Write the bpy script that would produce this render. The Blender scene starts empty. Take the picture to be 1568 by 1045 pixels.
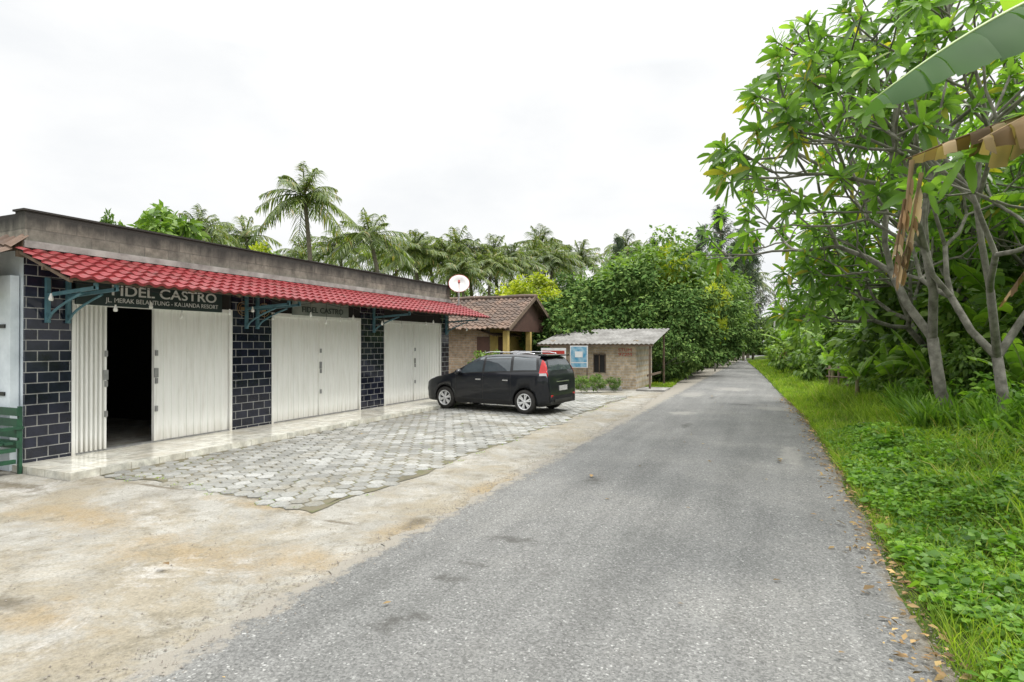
import bpy, math, random
import numpy as np
from mathutils import Vector, Matrix
random.seed(7); R=np.random.RandomState(11)
sc=bpy.context.scene
TH=math.atan(394/900); CS,SN=math.cos(TH),math.sin(TH); H=1.68
def P(px,zc):
    lat=(px-784)/900*zc
    return (lat*CS-zc*SN, lat*SN+zc*CS)
def Zh(py,zc): return H+(528-py)/900*zc
def GP(px,py): return P(px,1512/(py-528))
# ------------------------------------------------------------------ mesh builder
class MB:
    def __init__(s): s.V=[];s.F=[];s.n=0
    def add(s,v,f,mat=0,smooth=False):
        v=np.asarray(v,dtype=np.float64).reshape(-1,3); f=np.asarray(f,dtype=np.int64)
        if f.size==0: return
        s.V.append(v); s.F.append((f+s.n,mat,smooth)); s.n+=len(v)
    def build(s,name,mats,parent=None,loc=None,rotz=0,scale=None):
        me=bpy.data.meshes.new(name)
        V=np.concatenate(s.V); me.vertices.add(len(V)); me.vertices.foreach_set("co",V.ravel())
        li=np.concatenate([f.ravel() for f,_,_ in s.F]); me.loops.add(len(li)); me.loops.foreach_set("vertex_index",li)
        sizes=np.concatenate([np.full(len(f),f.shape[1]) for f,_,_ in s.F])
        me.polygons.add(len(sizes)); st=np.concatenate([[0],np.cumsum(sizes)[:-1]])
        me.polygons.foreach_set("loop_start",st.astype(np.int32))
        me.polygons.foreach_set("material_index",np.concatenate([np.full(len(f),m) for f,m,_ in s.F]).astype(np.int32))
        me.polygons.foreach_set("use_smooth",np.concatenate([np.full(len(f),sm) for f,_,sm in s.F]))
        for m in mats: me.materials.append(m)
        me.update(calc_edges=True); me.validate()
        return obj(name,me,parent,loc,rotz,scale)
def obj(name,data,parent=None,loc=None,rotz=0,scale=None):
    o=bpy.data.objects.new(name,data); sc.collection.objects.link(o)
    if parent: o.parent=parent
    if loc is not None: o.location=loc
    o.rotation_euler[2]=rotz
    if scale is not None: o.scale=(scale,)*3 if not hasattr(scale,'__len__') else scale
    return o
def empty(name,loc=(0,0,0),rotz=0):
    return obj(name,None,None,loc,rotz)
def box(mb,x0,x1,y0,y1,z0,z1,mat=0):
    v=[(x,y,z) for x in(x0,x1) for y in(y0,y1) for z in(z0,z1)]
    mb.add(v,[(0,1,3,2),(4,6,7,5),(0,4,5,1),(2,3,7,6),(0,2,6,4),(1,5,7,3)],mat)
def beam(mb,a,b,w,h,mat=0):
    a=Vector(a);b=Vector(b);d=(b-a).normalized();up=Vector((0,0,1))
    if abs(d.z)>.99: up=Vector((0,1,0))
    s=d.cross(up).normalized()*w/2;u=s.cross(d).normalized()*h/2
    v=[tuple(p+i*s+j*u) for p in(a,b) for i,j in((-1,-1),(1,-1),(1,1),(-1,1))]
    mb.add(v,[(0,1,2,3),(7,6,5,4),(0,4,5,1),(1,5,6,2),(2,6,7,3),(3,7,4,0)],mat)
def tube(mb,pts,rad,sides=8,mat=0,closed=False):
    pts=np.asarray(pts,float);n=len(pts)
    rad=np.full(n,rad) if np.isscalar(rad) else np.asarray(rad)
    T=np.gradient(pts,axis=0);T/=np.linalg.norm(T,axis=1)[:,None]+1e-9
    ref=np.array([1,0,0.]) if abs(T[0][0])<.8 else np.array([0,1,0.])
    V=[]
    for i in range(n):
        s=ref-T[i]*ref.dot(T[i]);s/=np.linalg.norm(s)+1e-9;ref=s;u=np.cross(T[i],s)
        a=np.arange(sides)*2*math.pi/sides
        V.append(pts[i]+rad[i]*(np.cos(a)[:,None]*s+np.sin(a)[:,None]*u))
    V=np.concatenate(V);F=[]
    for i in range(n-1):
        for j in range(sides):
            k=(j+1)%sides;F.append((i*sides+j,i*sides+k,(i+1)*sides+k,(i+1)*sides+j))
    b0=mb.n
    mb.add(V,F,mat,True)
    mb.F.append((np.array([[b0+len(V)-sides+k for k in range(sides)]]),mat,False))
def grid(mb,G,mat=0,smooth=True):
    G=np.asarray(G,float);a,b=G.shape[:2]
    i,j=np.meshgrid(np.arange(a-1),np.arange(b-1),indexing='ij')
    q=(i*b+j).ravel();mb.add(G.reshape(-1,3),np.stack([q,q+b,q+b+1,q+1],1),mat,smooth)
def lathe(mb,prof,c,axis,sides=24,mat=0):
    G=[]
    for r,h in prof:
        row=[]
        for k in range(sides+1):
            a=2*math.pi*k/sides;p=(r*math.cos(a),r*math.sin(a),h)
            if axis=='y': p=(p[0],p[2],p[1])
            elif axis=='x': p=(p[2],p[0],p[1])
            row.append((p[0]+c[0],p[1]+c[1],p[2]+c[2]))
        G.append(row)
    grid(mb,G,mat)
def norm(a): return a/(np.linalg.norm(a,axis=-1,keepdims=True)+1e-9)
def rdir(n): return norm(R.normal(size=(n,3)))
def ribbon(mb,Pp,D,Nn,L,W,prof,droop=0.,mat=0,fold=0.):
    Pp=np.asarray(Pp,float);n=len(Pp);D=norm(np.asarray(D,float));S=norm(np.cross(D,Nn));N2=np.cross(S,D)
    L=(np.ones(n)*L)[:,None];W=(np.ones(n)*W)[:,None];dr=(np.ones(n)*droop)[:,None]
    rows=[]
    for t,w in prof:
        c=Pp+D*L*t-np.array([0,0,1.])*dr*L*t*t
        l=c-S*W*w/2+N2*fold*W*w;r=c+S*W*w/2+N2*fold*W*w
        rows+= [l,c,r] if fold else [l,r]
    k=3 if fold else 2;nr=len(prof);V=np.stack(rows,1)
    b=(np.arange(n)*nr*k)[:,None];F=[]
    for i in range(nr-1):
        for j in range(k-1):
            o=i*k+j;F.append(b+np.array([[o,o+1,o+k+1,o+k]]))
    mb.add(V.reshape(-1,3),np.concatenate(F),mat,bool(fold))
LEAF=[(0,.25),(.45,1),(1,.12)]
LEAF4=[(0,.12),(.3,.75),(.62,1),(.88,.7),(1,.12)]
BLADE=[(0,1),(.55,.8),(1,.08)]
# ------------------------------------------------------------------ materials
def nd(nt,typ,ins=None,**pr):
    n=nt.nodes.new(typ)
    for k,v in pr.items(): setattr(n,k,v)
    for k,v in (ins or {}).items():
        if isinstance(v,bpy.types.NodeSocket): nt.links.new(v,n.inputs[k])
        else: n.inputs[k].default_value=v
    return n
def c4(c): return tuple(c)+(1,) if len(c)==3 else c
def noise(nt,vec,scale,detail=4,rough=.6,dist=0):
    return nd(nt,'ShaderNodeTexNoise',{'Vector':vec,'Scale':scale,'Detail':detail,'Roughness':rough,'Distortion':dist}).outputs[0]
def ramp(nt,fac,stops):
    n=nd(nt,'ShaderNodeValToRGB',{0:fac});e=n.color_ramp.elements
    while len(e)<len(stops): e.new(.5)
    for i,(p,c) in enumerate(stops):
        e[i].position=p;e[i].color=c4(c) if hasattr(c,'__len__') else (c,c,c,1)
    return n.outputs[0]
def mix(nt,f,a,b,bt='MIX'):
    n=nt.nodes.new('ShaderNodeMix');n.data_type='RGBA';n.blend_type=bt
    for i,v in((0,f),(6,a),(7,b)):
        if isinstance(v,bpy.types.NodeSocket): nt.links.new(v,n.inputs[i])
        else: n.inputs[i].default_value=(c4(v) if i else v)
    return n.outputs[2]
def math_(nt,op,a,b=0.):
    return nd(nt,'ShaderNodeMath',{0:a,1:b},operation=op).outputs[0]
def blobs(nt,co,lst,ns=3.,amp=1.2,soft=.35):
    n=noise(nt,co,ns,8,.78);tot=None
    for x,y,rx,ry in lst:
        mp=nd(nt,'ShaderNodeMapping',{'Vector':co,'Location':(-x/rx,-y/ry,0),'Scale':(1/rx,1/ry,0)}).outputs[0]
        d=nd(nt,'ShaderNodeVectorMath',{0:mp},operation='LENGTH').outputs['Value']
        d=math_(nt,'ADD',d,math_(nt,'MULTIPLY',math_(nt,'SUBTRACT',n,.5),amp*2))
        m=nd(nt,'ShaderNodeMapRange',{0:d,1:1.,2:1.-soft,3:0.,4:1.}).outputs[0]
        tot=m if tot is None else math_(nt,'MAXIMUM',tot,m)
    return tot
def newmat(name,rough=.8,metal=0.,spec=.5):
    m=bpy.data.materials.new(name);m.use_nodes=True;nt=m.node_tree;b=nt.nodes['Principled BSDF']
    b.inputs['Roughness'].default_value=rough;b.inputs['Metallic'].default_value=metal
    b.inputs['Specular IOR Level'].default_value=spec
    co=nd(nt,'ShaderNodeTexCoord').outputs['Object']
    return m,nt,b,co
def bump(nt,b,h,strength=.3,dist=.01):
    n=nd(nt,'ShaderNodeBump',{'Height':h,'Strength':strength,'Distance':dist});nt.links.new(n.outputs[0],b.inputs['Normal'])
def L(nt,a,b): nt.links.new(a,b)
def simple(name,c1,c2=None,scale=4,rough=.7,metal=0,spec=.5,bmp=0,bs=40,detail=5):
    m,nt,b,co=newmat(name,rough,metal,spec)
    c2=c2 or tuple(x*.75 for x in c1)
    L(nt,ramp(nt,noise(nt,co,scale,detail),[(.35,c1),(.65,c2)]),b.inputs['Base Color'])
    if bmp: bump(nt,b,noise(nt,co,bs,4),bmp,.01)
    return m
def leafmat(name,dark,mid,light,tr=.3,rough=.45,vs=.35,yell=None,spec=.35):
    m,nt,b,co=newmat(name,rough,0,spec)
    g=nd(nt,'ShaderNodeNewGeometry')
    st=[(0,dark),(.5,mid),(.93,light)]
    if yell: st.append((.98,yell))
    c=ramp(nt,g.outputs['Random Per Island'],st)
    n=noise(nt,g.outputs['Position'],vs,2)
    c=mix(nt,1.,c,ramp(nt,n,[(.3,(.55,.6,.55)),(.7,(1.35,1.25,1.1))]),'MULTIPLY')
    if tr==0:
        d=nd(nt,'ShaderNodeBsdfDiffuse',{'Color':c});L(nt,d.outputs[0],nt.nodes['Material Output'].inputs[0]);nt.nodes.remove(b);return m
    L(nt,c,b.inputs['Base Color'])
    t=nd(nt,'ShaderNodeBsdfTranslucent',{'Color':mix(nt,1.,c,(1.5,1.6,.7),'MULTIPLY')})
    mx=nd(nt,'ShaderNodeMixShader',{0:tr,1:b.outputs[0],2:t.outputs[0]})
    L(nt,mx.outputs[0],nt.nodes['Material Output'].inputs[0]);return m
def gl(*pts): return [GP(px,py)+(rx,ry) for px,py,rx,ry in pts]
def m_asphalt():
    m,nt,b,co=newmat('asphalt',.88,0,.25)
    big=noise(nt,co,.45,7,.68);fine=noise(nt,co,60,3,.85);v=nd(nt,'ShaderNodeTexVoronoi',{'Vector':co,'Scale':85.}).outputs['Color']
    c=ramp(nt,big,[(.3,(.135,.137,.130)),(.5,(.168,.168,.160)),(.7,(.21,.208,.193))])
    c=mix(nt,1.,c,ramp(nt,fine,[(.25,.6),(.5,1.),(.75,1.45)]),'MULTIPLY')
    s=nd(nt,'ShaderNodeSeparateColor',{0:v}).outputs[0]
    c=mix(nt,1.,c,ramp(nt,s,[(0,.65),(.5,.95),(.85,1.1),(.95,1.2),(1,1.9)]),'MULTIPLY')
    mp=nd(nt,'ShaderNodeMapping',{'Vector':co,'Scale':(1.8,.12,1)}).outputs[0]
    c=mix(nt,1.,c,ramp(nt,noise(nt,mp,1.5,4),[(.38,.88),(.62,1.08)]),'MULTIPLY')
    dk=blobs(nt,co,gl((785,832,.30,.10),(910,740,.14,.22),(690,893,.16,.08),(640,950,.15,.08),(870,690,.10,.5),(1140,622,.4,.3),(1090,612,.12,.6),(1050,655,.12,.5),(600,960,.1,.2),(720,870,.25,.05)),14,2.4,.9)
    c=mix(nt,math_(nt,'MULTIPLY',dk,.75),c,(.06,.058,.052))
    lt=blobs(nt,co,gl((1190,628,.7,.6),(1060,606,.5,1.2),(1045,635,.35,.5),(1120,598,.8,1.2),(1210,700,.2,1.)),3.5,1.3,.5)
    c=mix(nt,math_(nt,'MULTIPLY',lt,.5),c,(.30,.29,.26))
    sp=noise(nt,co,2.3,8,.8,.4);c=mix(nt,ramp(nt,sp,[(.32,.5),(.40,0)]),c,(.085,.083,.077))
    x=nd(nt,'ShaderNodeSeparateXYZ',{0:co}).outputs[0]
    e=math_(nt,'ADD',math_(nt,'ADD',x,2.9),math_(nt,'MULTIPLY',math_(nt,'SUBTRACT',noise(nt,co,4.5,9,.78),.5),.9))
    c=mix(nt,ramp(nt,e,[(.0,.9),(.10,.0)]),c,(.26,.24,.20))
    e2=math_(nt,'SUBTRACT',.9,math_(nt,'ADD',x,math_(nt,'MULTIPLY',math_(nt,'SUBTRACT',noise(nt,co,4.5,9,.78),.5),.5)))
    c=mix(nt,ramp(nt,e2,[(.0,.85),(.20,.0)]),c,(.18,.145,.09))
    L(nt,c,b.inputs['Base Color']);bump(nt,b,math_(nt,'ADD',fine,math_(nt,'MULTIPLY',s,.5)),.8,.008);return m
def m_concrete():
    m,nt,b,co=newmat('weathered_concrete',.9,0,.25)
    c=ramp(nt,noise(nt,co,1.7,9,.74),[(.3,(.19,.18,.155)),(.5,(.27,.26,.228)),(.7,(.36,.35,.315))])
    c=mix(nt,ramp(nt,noise(nt,co,.6,9,.76,.5),[(.46,0),(.58,.7)]),c,(.235,.20,.135))
    yl=blobs(nt,co,gl((300,850,1.1,.4),(470,860,.8,.35),(120,790,1.3,.4),(620,810,.3,.5),(400,775,.9,.15),(60,950,.5,.3),(760,745,.3,.8)),2.2,1.6,.9)
    c=mix(nt,math_(nt,'MULTIPLY',yl,.75),c,(.245,.185,.10))
    dk=blobs(nt,co,gl((30,745,.8,.18),(10,925,.35,.12),(245,873,.07,.03),(110,730,.5,.10),(380,762,.7,.08),(240,745,.7,.05),(560,900,.3,.06),(350,1000,.3,.05),(640,800,.12,.3),(520,800,.3,.05)),4.5,1.5,.7)
    c=mix(nt,math_(nt,'MULTIPLY',dk,.8),c,(.10,.083,.055))
    c=mix(nt,ramp(nt,noise(nt,co,2.6,9,.8,.3),[(.52,0),(.62,.7)]),c,(.155,.138,.10))
    c=mix(nt,ramp(nt,noise(nt,co,1.1,9,.8,.4),[(.56,0),(.66,.65)]),c,(.42,.41,.385))
    c=mix(nt,ramp(nt,noise(nt,co,9,7,.75),[(.58,0),(.68,.55)]),c,(.13,.118,.09))
    f=noise(nt,co,45,4,.85);c=mix(nt,1.,c,ramp(nt,f,[(.25,.6),(.5,1.),(.8,1.35)]),'MULTIPLY')
    L(nt,c,b.inputs['Base Color']);bump(nt,b,math_(nt,'ADD',f,noise(nt,co,6,5)),.6,.012);return m
def m_paver():
    m,nt,b,co=newmat('hex_paver',.9,0,.25)
    g=nd(nt,'ShaderNodeNewGeometry').outputs['Random Per Island']
    c=ramp(nt,g,[(0,(.195,.195,.178)),(.5,(.255,.255,.235)),(1,(.33,.33,.31))])
    c=mix(nt,1.,c,ramp(nt,noise(nt,co,.7,5),[(.35,.8),(.65,1.15)]),'MULTIPLY')
    c=mix(nt,ramp(nt,noise(nt,co,1.3,8,.75),[(.50,0),(.64,.7)]),c,(.20,.18,.13))
    f=noise(nt,co,35,4,.85);c=mix(nt,1.,c,ramp(nt,f,[(.3,.65),(.7,1.25)]),'MULTIPLY')
    L(nt,c,b.inputs['Base Color']);bump(nt,b,f,.5,.006);return m
def m_bed():
    m,nt,b,co=newmat('paver_joint_soil',.95,0,.2)
    c=ramp(nt,noise(nt,co,2,8,.75),[(.35,(.09,.085,.058)),(.5,(.145,.13,.09)),(.62,(.10,.11,.05))])
    L(nt,c,b.inputs['Base Color']);return m
def m_soil(name,a,b_,g):
    m,nt,b,co=newmat(name,.95,0,.2)
    c=ramp(nt,noise(nt,co,.8,8,.7),[(.3,a),(.5,b_),(.65,g)])
    f=noise(nt,co,30,4,.8);c=mix(nt,1.,c,ramp(nt,f,[(.3,.7),(.7,1.25)]),'MULTIPLY')
    L(nt,c,b.inputs['Base Color']);bump(nt,b,f,.6,.03);return m
def m_brick(name,c1,c2,mortar,bw,bh,ms=.012,rough=.3,axis='yz',spec=.5,dirt=None,bmp=.5,streak=None):
    m,nt,b,co=newmat(name,rough,0,spec)
    s=nd(nt,'ShaderNodeSeparateXYZ',{0:co})
    u=s.outputs[1 if axis=='yz' else 0];vv=s.outputs[2]
    if axis=='xy': vv=s.outputs[1]
    v=nd(nt,'ShaderNodeCombineXYZ',{0:u,1:vv,2:0.}).outputs[0]
    br=nd(nt,'ShaderNodeTexBrick',{'Vector':v,'Color1':c4(c1),'Color2':c4(c2),'Mortar':c4(mortar),'Scale':1.,'Mortar Size':ms,'Mortar Smooth':.1,'Brick Width':bw,'Row Height':bh})
    c=br.outputs[0]
    c=mix(nt,1.,c,ramp(nt,noise(nt,co,5,6,.7),[(.3,.55),(.7,1.35)]),'MULTIPLY')
    if dirt: c=mix(nt,ramp(nt,noise(nt,co,1.8,7,.7),[(.45,0),(.7,.85)]),c,dirt)
    if streak:
        mp=nd(nt,'ShaderNodeMapping',{'Vector':co,'Scale':(3,3,.6)}).outputs[0]
        zz=math_(nt,'ADD',s.outputs[2],math_(nt,'MULTIPLY',noise(nt,mp,1.5,7,.7),.45))
        c=mix(nt,ramp(nt,math_(nt,'SUBTRACT',zz,3.0),[(.42,0),(.62,.92)]),c,streak)
    L(nt,c,b.inputs['Base Color']);bump(nt,b,math_(nt,'SUBTRACT',1.,br.outputs[1]),bmp,.006);return m
M={}
M['asphalt']=m_asphalt();M['conc']=m_concrete();M['paver']=m_paver();M['bed']=m_bed()
M['ground']=m_soil('grassy_soil',(.06,.08,.02),(.07,.12,.025),(.11,.09,.05))
M['verge']=m_soil('verge_soil',(.06,.05,.025),(.07,.11,.02),(.05,.08,.015))
M['tile']=m_brick('black_wall_tile',(.009,.011,.022),(.022,.025,.042),(.30,.30,.29),.27,.145,.0065,.10)
M['block']=m_brick('weathered_blockwork',(.23,.21,.175),(.16,.15,.128),(.15,.14,.12),.40,.19,.010,.95,dirt=(.085,.078,.07),spec=.2,streak=(.035,.034,.032))
M['plaster']=simple('grey_cement_render',(.36,.35,.33),(.17,.16,.15),3,.9,bmp=.3,detail=8)
def m_door():
    m,nt,b,co=newmat('cream_painted_steel',.38,0,.5)
    mp=nd(nt,'ShaderNodeMapping',{'Vector':co,'Scale':(6,6,.5)}).outputs[0]
    c=ramp(nt,noise(nt,mp,3,6,.7),[(.25,(.68,.67,.62)),(.5,(.80,.80,.765)),(.75,(.85,.85,.82))])
    z=nd(nt,'ShaderNodeSeparateXYZ',{0:co}).outputs[2]
    zz=math_(nt,'ADD',z,math_(nt,'MULTIPLY',noise(nt,mp,4,5),.35))
    c=mix(nt,ramp(nt,zz,[(.25,.5),(.50,0)]),c,(.42,.38,.30))
    L(nt,c,b.inputs['Base Color']);return m
M['doorw']=m_door()
M['dirtywhite']=simple('dirty_whitewash',(.72,.78,.82),(.52,.58,.62),2.5,.85,detail=8)
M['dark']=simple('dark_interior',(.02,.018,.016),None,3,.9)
M['floor_tile']=m_brick('glazed_floor_tile',(.62,.61,.54),(.58,.57,.50),(.36,.34,.28),.4,.4,.006,.18,'xy',dirt=(.45,.41,.32))
def m_red(name,c1,c2,rough=.5):
    m,nt,b,co=newmat(name,rough,0,.3)
    c=ramp(nt,noise(nt,co,4,6,.7),[(.3,c1),(.7,c2)])
    c=mix(nt,ramp(nt,noise(nt,co,2.5,8,.8),[(.50,0),(.68,.75)]),c,(.14,.075,.065))
    L(nt,c,b.inputs['Base Color']);return m
M['red']=m_red('red_metal_roofing',(.175,.018,.022),(.27,.04,.042))
M['clay']=simple('old_clay_tile',(.19,.125,.09),(.075,.06,.05),1.6,.9,bmp=.4,detail=8)
M['asb']=simple('weathered_fibre_cement',(.23,.225,.21),(.11,.105,.095),1.5,.9,detail=8)
M['blue']=simple('teal_painted_steel',(.10,.22,.27),(.06,.14,.17),8,.5)
M['board']=simple('sign_board_black',(.02,.035,.035),(.03,.05,.05),3,.35)
M['board2']=simple('sign_board_grey',(.27,.30,.27),(.19,.22,.20),3,.5)
M['white']=simple('white_paint',(.75,.75,.73),(.6,.6,.58),5,.6)
M['gold']=simple('faded_gold',(.28,.19,.06),(.2,.12,.05),5,.5)
M['black']=simple('black_plastic',(.010,.010,.011),(.016,.016,.016),5,.5)
M['wood']=simple('old_timber',(.17,.12,.08),(.09,.065,.045),6,.85)
M['green']=simple('green_painted_wood',(.018,.085,.04),(.012,.05,.028),8,.5)
M['metal']=simple('galvanised_metal',(.4,.4,.4),(.28,.28,.28),8,.4,.6)
M['hutbrick']=m_brick('pale_brick',(.58,.47,.34),(.42,.33,.22),(.50,.46,.40),.24,.10,.012,.9,'xz',.2,(.34,.28,.20))
M['housebrick']=m_brick('house_brick',(.42,.31,.21),(.31,.22,.15),(.36,.33,.29),.24,.10,.012,.9,'xz',.2,(.2,.17,.12))
M['maroon']=simple('brown_painted_board',(.085,.04,.028),(.06,.03,.02),4,.7)
M['yellow']=simple('ochre_paint',(.50,.38,.12),(.4,.3,.1),4,.7)
M['redpaint']=simple('red_paint',(.45,.03,.02),(.35,.03,.02),5,.6)
M['cyan']=simple('poster_blue',(.05,.25,.42),(.35,.50,.58),5,.4)
M['posterw']=simple('poster_white',(.7,.72,.72),(.62,.6,.6),6,.4)
M['bulb']=simple('bulb_glass',(.8,.8,.76),(.7,.7,.66),5,.15)
M['bark']=simple('palm_bark',(.20,.17,.13),(.12,.10,.08),6,.95,bmp=.6,bs=25)
M['fbark']=simple('frangipani_bark',(.25,.235,.20),(.10,.095,.075),7,.9,bmp=.7,bs=18,detail=8)
M['palm']=leafmat('palm_frond',(.075,.115,.04),(.14,.20,.065),(.23,.28,.10),.35,.35,yell=(.30,.24,.10))
M['broad']=leafmat('broad_leaf',(.065,.13,.025),(.12,.22,.042),(.20,.31,.065),.33)
M['far']=leafmat('far_foliage',(.09,.15,.045),(.15,.24,.07),(.22,.31,.09),0)
M['darkleaf']=leafmat('dark_leaf',(.048,.095,.032),(.09,.165,.05),(.16,.24,.075),0)
M['lime']=leafmat('lime_leaf',(.22,.29,.02),(.36,.43,.035),(.46,.50,.06),.4)
M['cas']=leafmat('casuarina_needles',(.055,.09,.058),(.085,.125,.08),(.13,.17,.105),0)
M['frang']=leafmat('frangipani_leaf',(.08,.17,.03),(.13,.25,.045),(.20,.36,.07),.5,.35,vs=.6,yell=(.38,.34,.05))
M['banana']=leafmat('banana_leaf',(.10,.21,.03),(.17,.31,.045),(.23,.38,.06),.45,.4,vs=.6,spec=.2)
M['banana2']=leafmat('banana_leaf_blue',(.06,.13,.05),(.075,.155,.06),(.09,.18,.07),.45,.65,vs=.6,spec=.12)
M['dead']=leafmat('dead_leaf',(.12,.075,.04),(.27,.18,.10),(.48,.37,.25),.25,.8,vs=2)
M['grass']=leafmat('grass_blade',(.12,.22,.022),(.21,.335,.035),(.31,.43,.06),.42,.6,vs=.9,yell=(.42,.38,.15))
M['cover']=leafmat('creeper_leaf',(.065,.165,.02),(.125,.27,.03),(.21,.38,.05),.38,.45,vs=1.3)
M['lily']=leafmat('strap_leaf',(.075,.17,.02),(.13,.26,.035),(.20,.34,.055),.4,.4)
M['litter']=leafmat('leaf_litter',(.10,.065,.03),(.24,.16,.08),(.42,.30,.14),.1,.8,vs=3)
M['coco']=simple('coconut',(.16,.16,.05),(.12,.08,.03),5,.6)
# ------------------------------------------------------------------ ground
mb=MB();grid(mb,[[(x,y,0.) for y in np.linspace(-60,500,12)] for x in np.linspace(-300,300,12)],0,False)
mb.build('ground',[M['ground']])
oY=[-10,0,10,15,20,30,40,60,75,90,110];oX=[0,0,-.02,-.12,-.42,-.9,-1.45,-2.7,-3.4,-2.2,4]
def off(y): return np.interp(y,oY,oX)
ys=np.concatenate([np.arange(-6,30,.05),np.arange(30,110,.5)])
def wob(y,s,a): return a*(np.sin(y*1.3+s)*.5+np.sin(y*3.7+2*s)*.35+np.sin(y*9.1+s*3)*.28+np.sin(y*17.3+s)*.15)+a*.30*R.normal(size=len(y))*(y<30)
xl=-2.95+off(ys)+wob(ys,1.,.075);xr=.88+off(ys)+wob(ys,4.,.065)
tt=np.linspace(0,1,9)
G=np.stack([np.stack([xl+(xr-xl)*t,ys,np.full_like(ys,.014+.03*math.sin(math.pi*t))],1) for t in tt],0)
G[0,:,2]=.010;G[-1,:,2]=.006
mb=MB();grid(mb,np.transpose(G,(1,0,2)));mb.build('asphalt_road',[M['asphalt']])
mb=MB()
grid(mb,[[(x,y,.004+.003*math.sin(x*1.7+y)) for y in np.linspace(-5,22,80)] for x in np.linspace(-16,-2.6,40)])
mb.build('concrete_apron',[M['conc']])
mb=MB()
def edgeL(x): return 4.60+.18*math.sin((x+8)*.9)-.036*(x+8)+.05*math.sin(x*7)
bx=np.linspace(-7.86,-4.14,60)
G=[[(x+(.06*math.sin(y*2.2)+.03*math.sin(y*7) if x>-4.25 else 0),y,.0095) for y in np.linspace(edgeL(x)+.12,19.2,60)] for x in bx]
grid(mb,G,0,False);mb.build('paver_joint_soil',[M['bed']])
mb=MB();p=.205;r=p/math.sqrt(3)
row=0;cen=[];dy=p*math.sqrt(3)/2;y=4.3
while y<19.2:
    xx=-7.86+p/2+(p/2 if row%2 else 0)
    while xx<-4.17+.07*math.sin(y*2.2)+.06*math.sin(y*.7)+random.uniform(-.06,.04):
        if y>edgeL(xx)+.06+random.uniform(-.03,.06): cen.append((xx,y))
        xx+=p
    y+=dy;row+=1
cen=np.array(cen);n=len(cen)
a=np.arange(6)*math.pi/3+math.pi/6
sink=.004*np.sin(cen[:,0]*1.9+cen[:,1]*1.1)
hz=.018+sink+R.uniform(-.003,.003,n)
rr=r*R.uniform(.88,.94,n);tilt=R.normal(size=(n,2))*.018
jit=R.normal(size=(n,2))*.004;rot=R.normal(size=n)*.05
V=[]
for k,(s,dz) in enumerate([(1.,-.014),(1.,-.006),(.88,0.)]):
    ax=np.cos(a[None]+rot[:,None])*rr[:,None]*s;ay=np.sin(a[None]+rot[:,None])*rr[:,None]*s
    z=hz[:,None]+dz+ax*tilt[:,:1]+ay*tilt[:,1:]
    V.append(np.stack([cen[:,:1]+jit[:,:1]+ax,cen[:,1:]+jit[:,1:]+ay,z],2))
V=np.concatenate(V,1);b=(np.arange(n)*18)[:,None]
F=[b+np.array([[l*6+j,l*6+(j+1)%6,(l+1)*6+(j+1)%6,(l+1)*6+j]]) for l in(0,1) for j in range(6)]
mb.V.append(V.reshape(-1,3));mb.n=len(mb.V[0])
mb.F.append((np.concatenate(F),0,False));mb.F.append((b+np.arange(12,18)[None],0,False))
mb.build('hexagonal_pavers',[M['paver']])
mb=MB();vy=np.concatenate([np.arange(-4,20,.25),np.arange(20,112,1.5)]);G=[]
def vz(x,y):
    u2=np.maximum(x-.8-off(y),0);return .06*np.clip(u2/.3,0,1)+.13*np.clip(u2-.5,0,3)+.06*np.sin(y*1.7+u2*3)*np.minimum(u2,1)
for u in np.linspace(0,1,46):
    u2=u**1.6*16
    x=.80+off(vy)+u2+ .04*np.sin(vy*2.3)
    G.append(np.stack([x,vy,vz(.8+off(vy)+u2,vy)+.001],1))
grid(mb,G);mb.build('grass_verge_ground',[M['verge']])
def scatter(n,x0,x1,y0,y1,pw=1.):
    y=R.uniform(y0,y1,n);x=.9+off(y)+x0+(x1-x0)*R.uniform(0,1,n)**pw;return x,y
mb=MB()
n=60000;x,y=scatter(n,.0,4.2,.6,12,1.25)
edge=.10*np.sin(y*2.1)+.08*np.sin(y*5.3)+R.normal(size=n)*.06
k=(x-.9-off(y))>.06+edge;x=x[k];y=y[k];n=len(x)
cl=.5+.5*np.sin(x*4.1+np.sin(y*3.3)*2)*np.sin(y*3.7+x)
z=vz(x,y)+R.uniform(.01,.09,n)+.26*cl*R.uniform(0.2,1,n)*np.clip((x-1-off(y))*1.2,.15,1)
D=rdir(n);D[:,2]=np.abs(D[:,2])*.3;Nn=norm(np.array([0,0,1.])+R.normal(size=(n,3))*.45)
s=R.uniform(.028,.085,n)*(.7+.5*cl);ribbon(mb,np.stack([x,y,z],1),D,Nn,s,s*.75,LEAF,.25,0,.0)
mb.build('creeper_ground_cover',[M['cover']])
mb=MB()
def blades(n,x0,x1,y0,y1,h0,h1,w,pw=1.,side='r'):
    if side=='r': x,y=scatter(n,x0,x1,y0,y1,pw);z=vz(x,y)
    else:
        y=R.uniform(y0,y1,n);x=-2.95+off(y)-x0-(x1-x0)*R.uniform(0,1,n)**pw;z=np.zeros(n)
    D=rdir(n)*.55;D[:,2]=1;h=R.uniform(h0,h1,n)*(.5+.7*(.5+.5*np.sin(x*3+y*1.3)*np.sin(y*2.1)))
    ribbon(mb,np.stack([x,y,z-.01],1),D,rdir(n),h,w,BLADE,.35)
blades(26000,.0,3.5,.6,8,.05,.30,.006,1.3)
blades(42000,-.02,4.,8,26,.08,.36,.013,1.3)
blades(16000,.8,4.5,4,22,.25,.70,.012,1.)
blades(24000,-.02,5.,26,60,.10,.45,.03,1.2)
blades(9000,-.08,.35,.8,16,.03,.14,.006)
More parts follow.
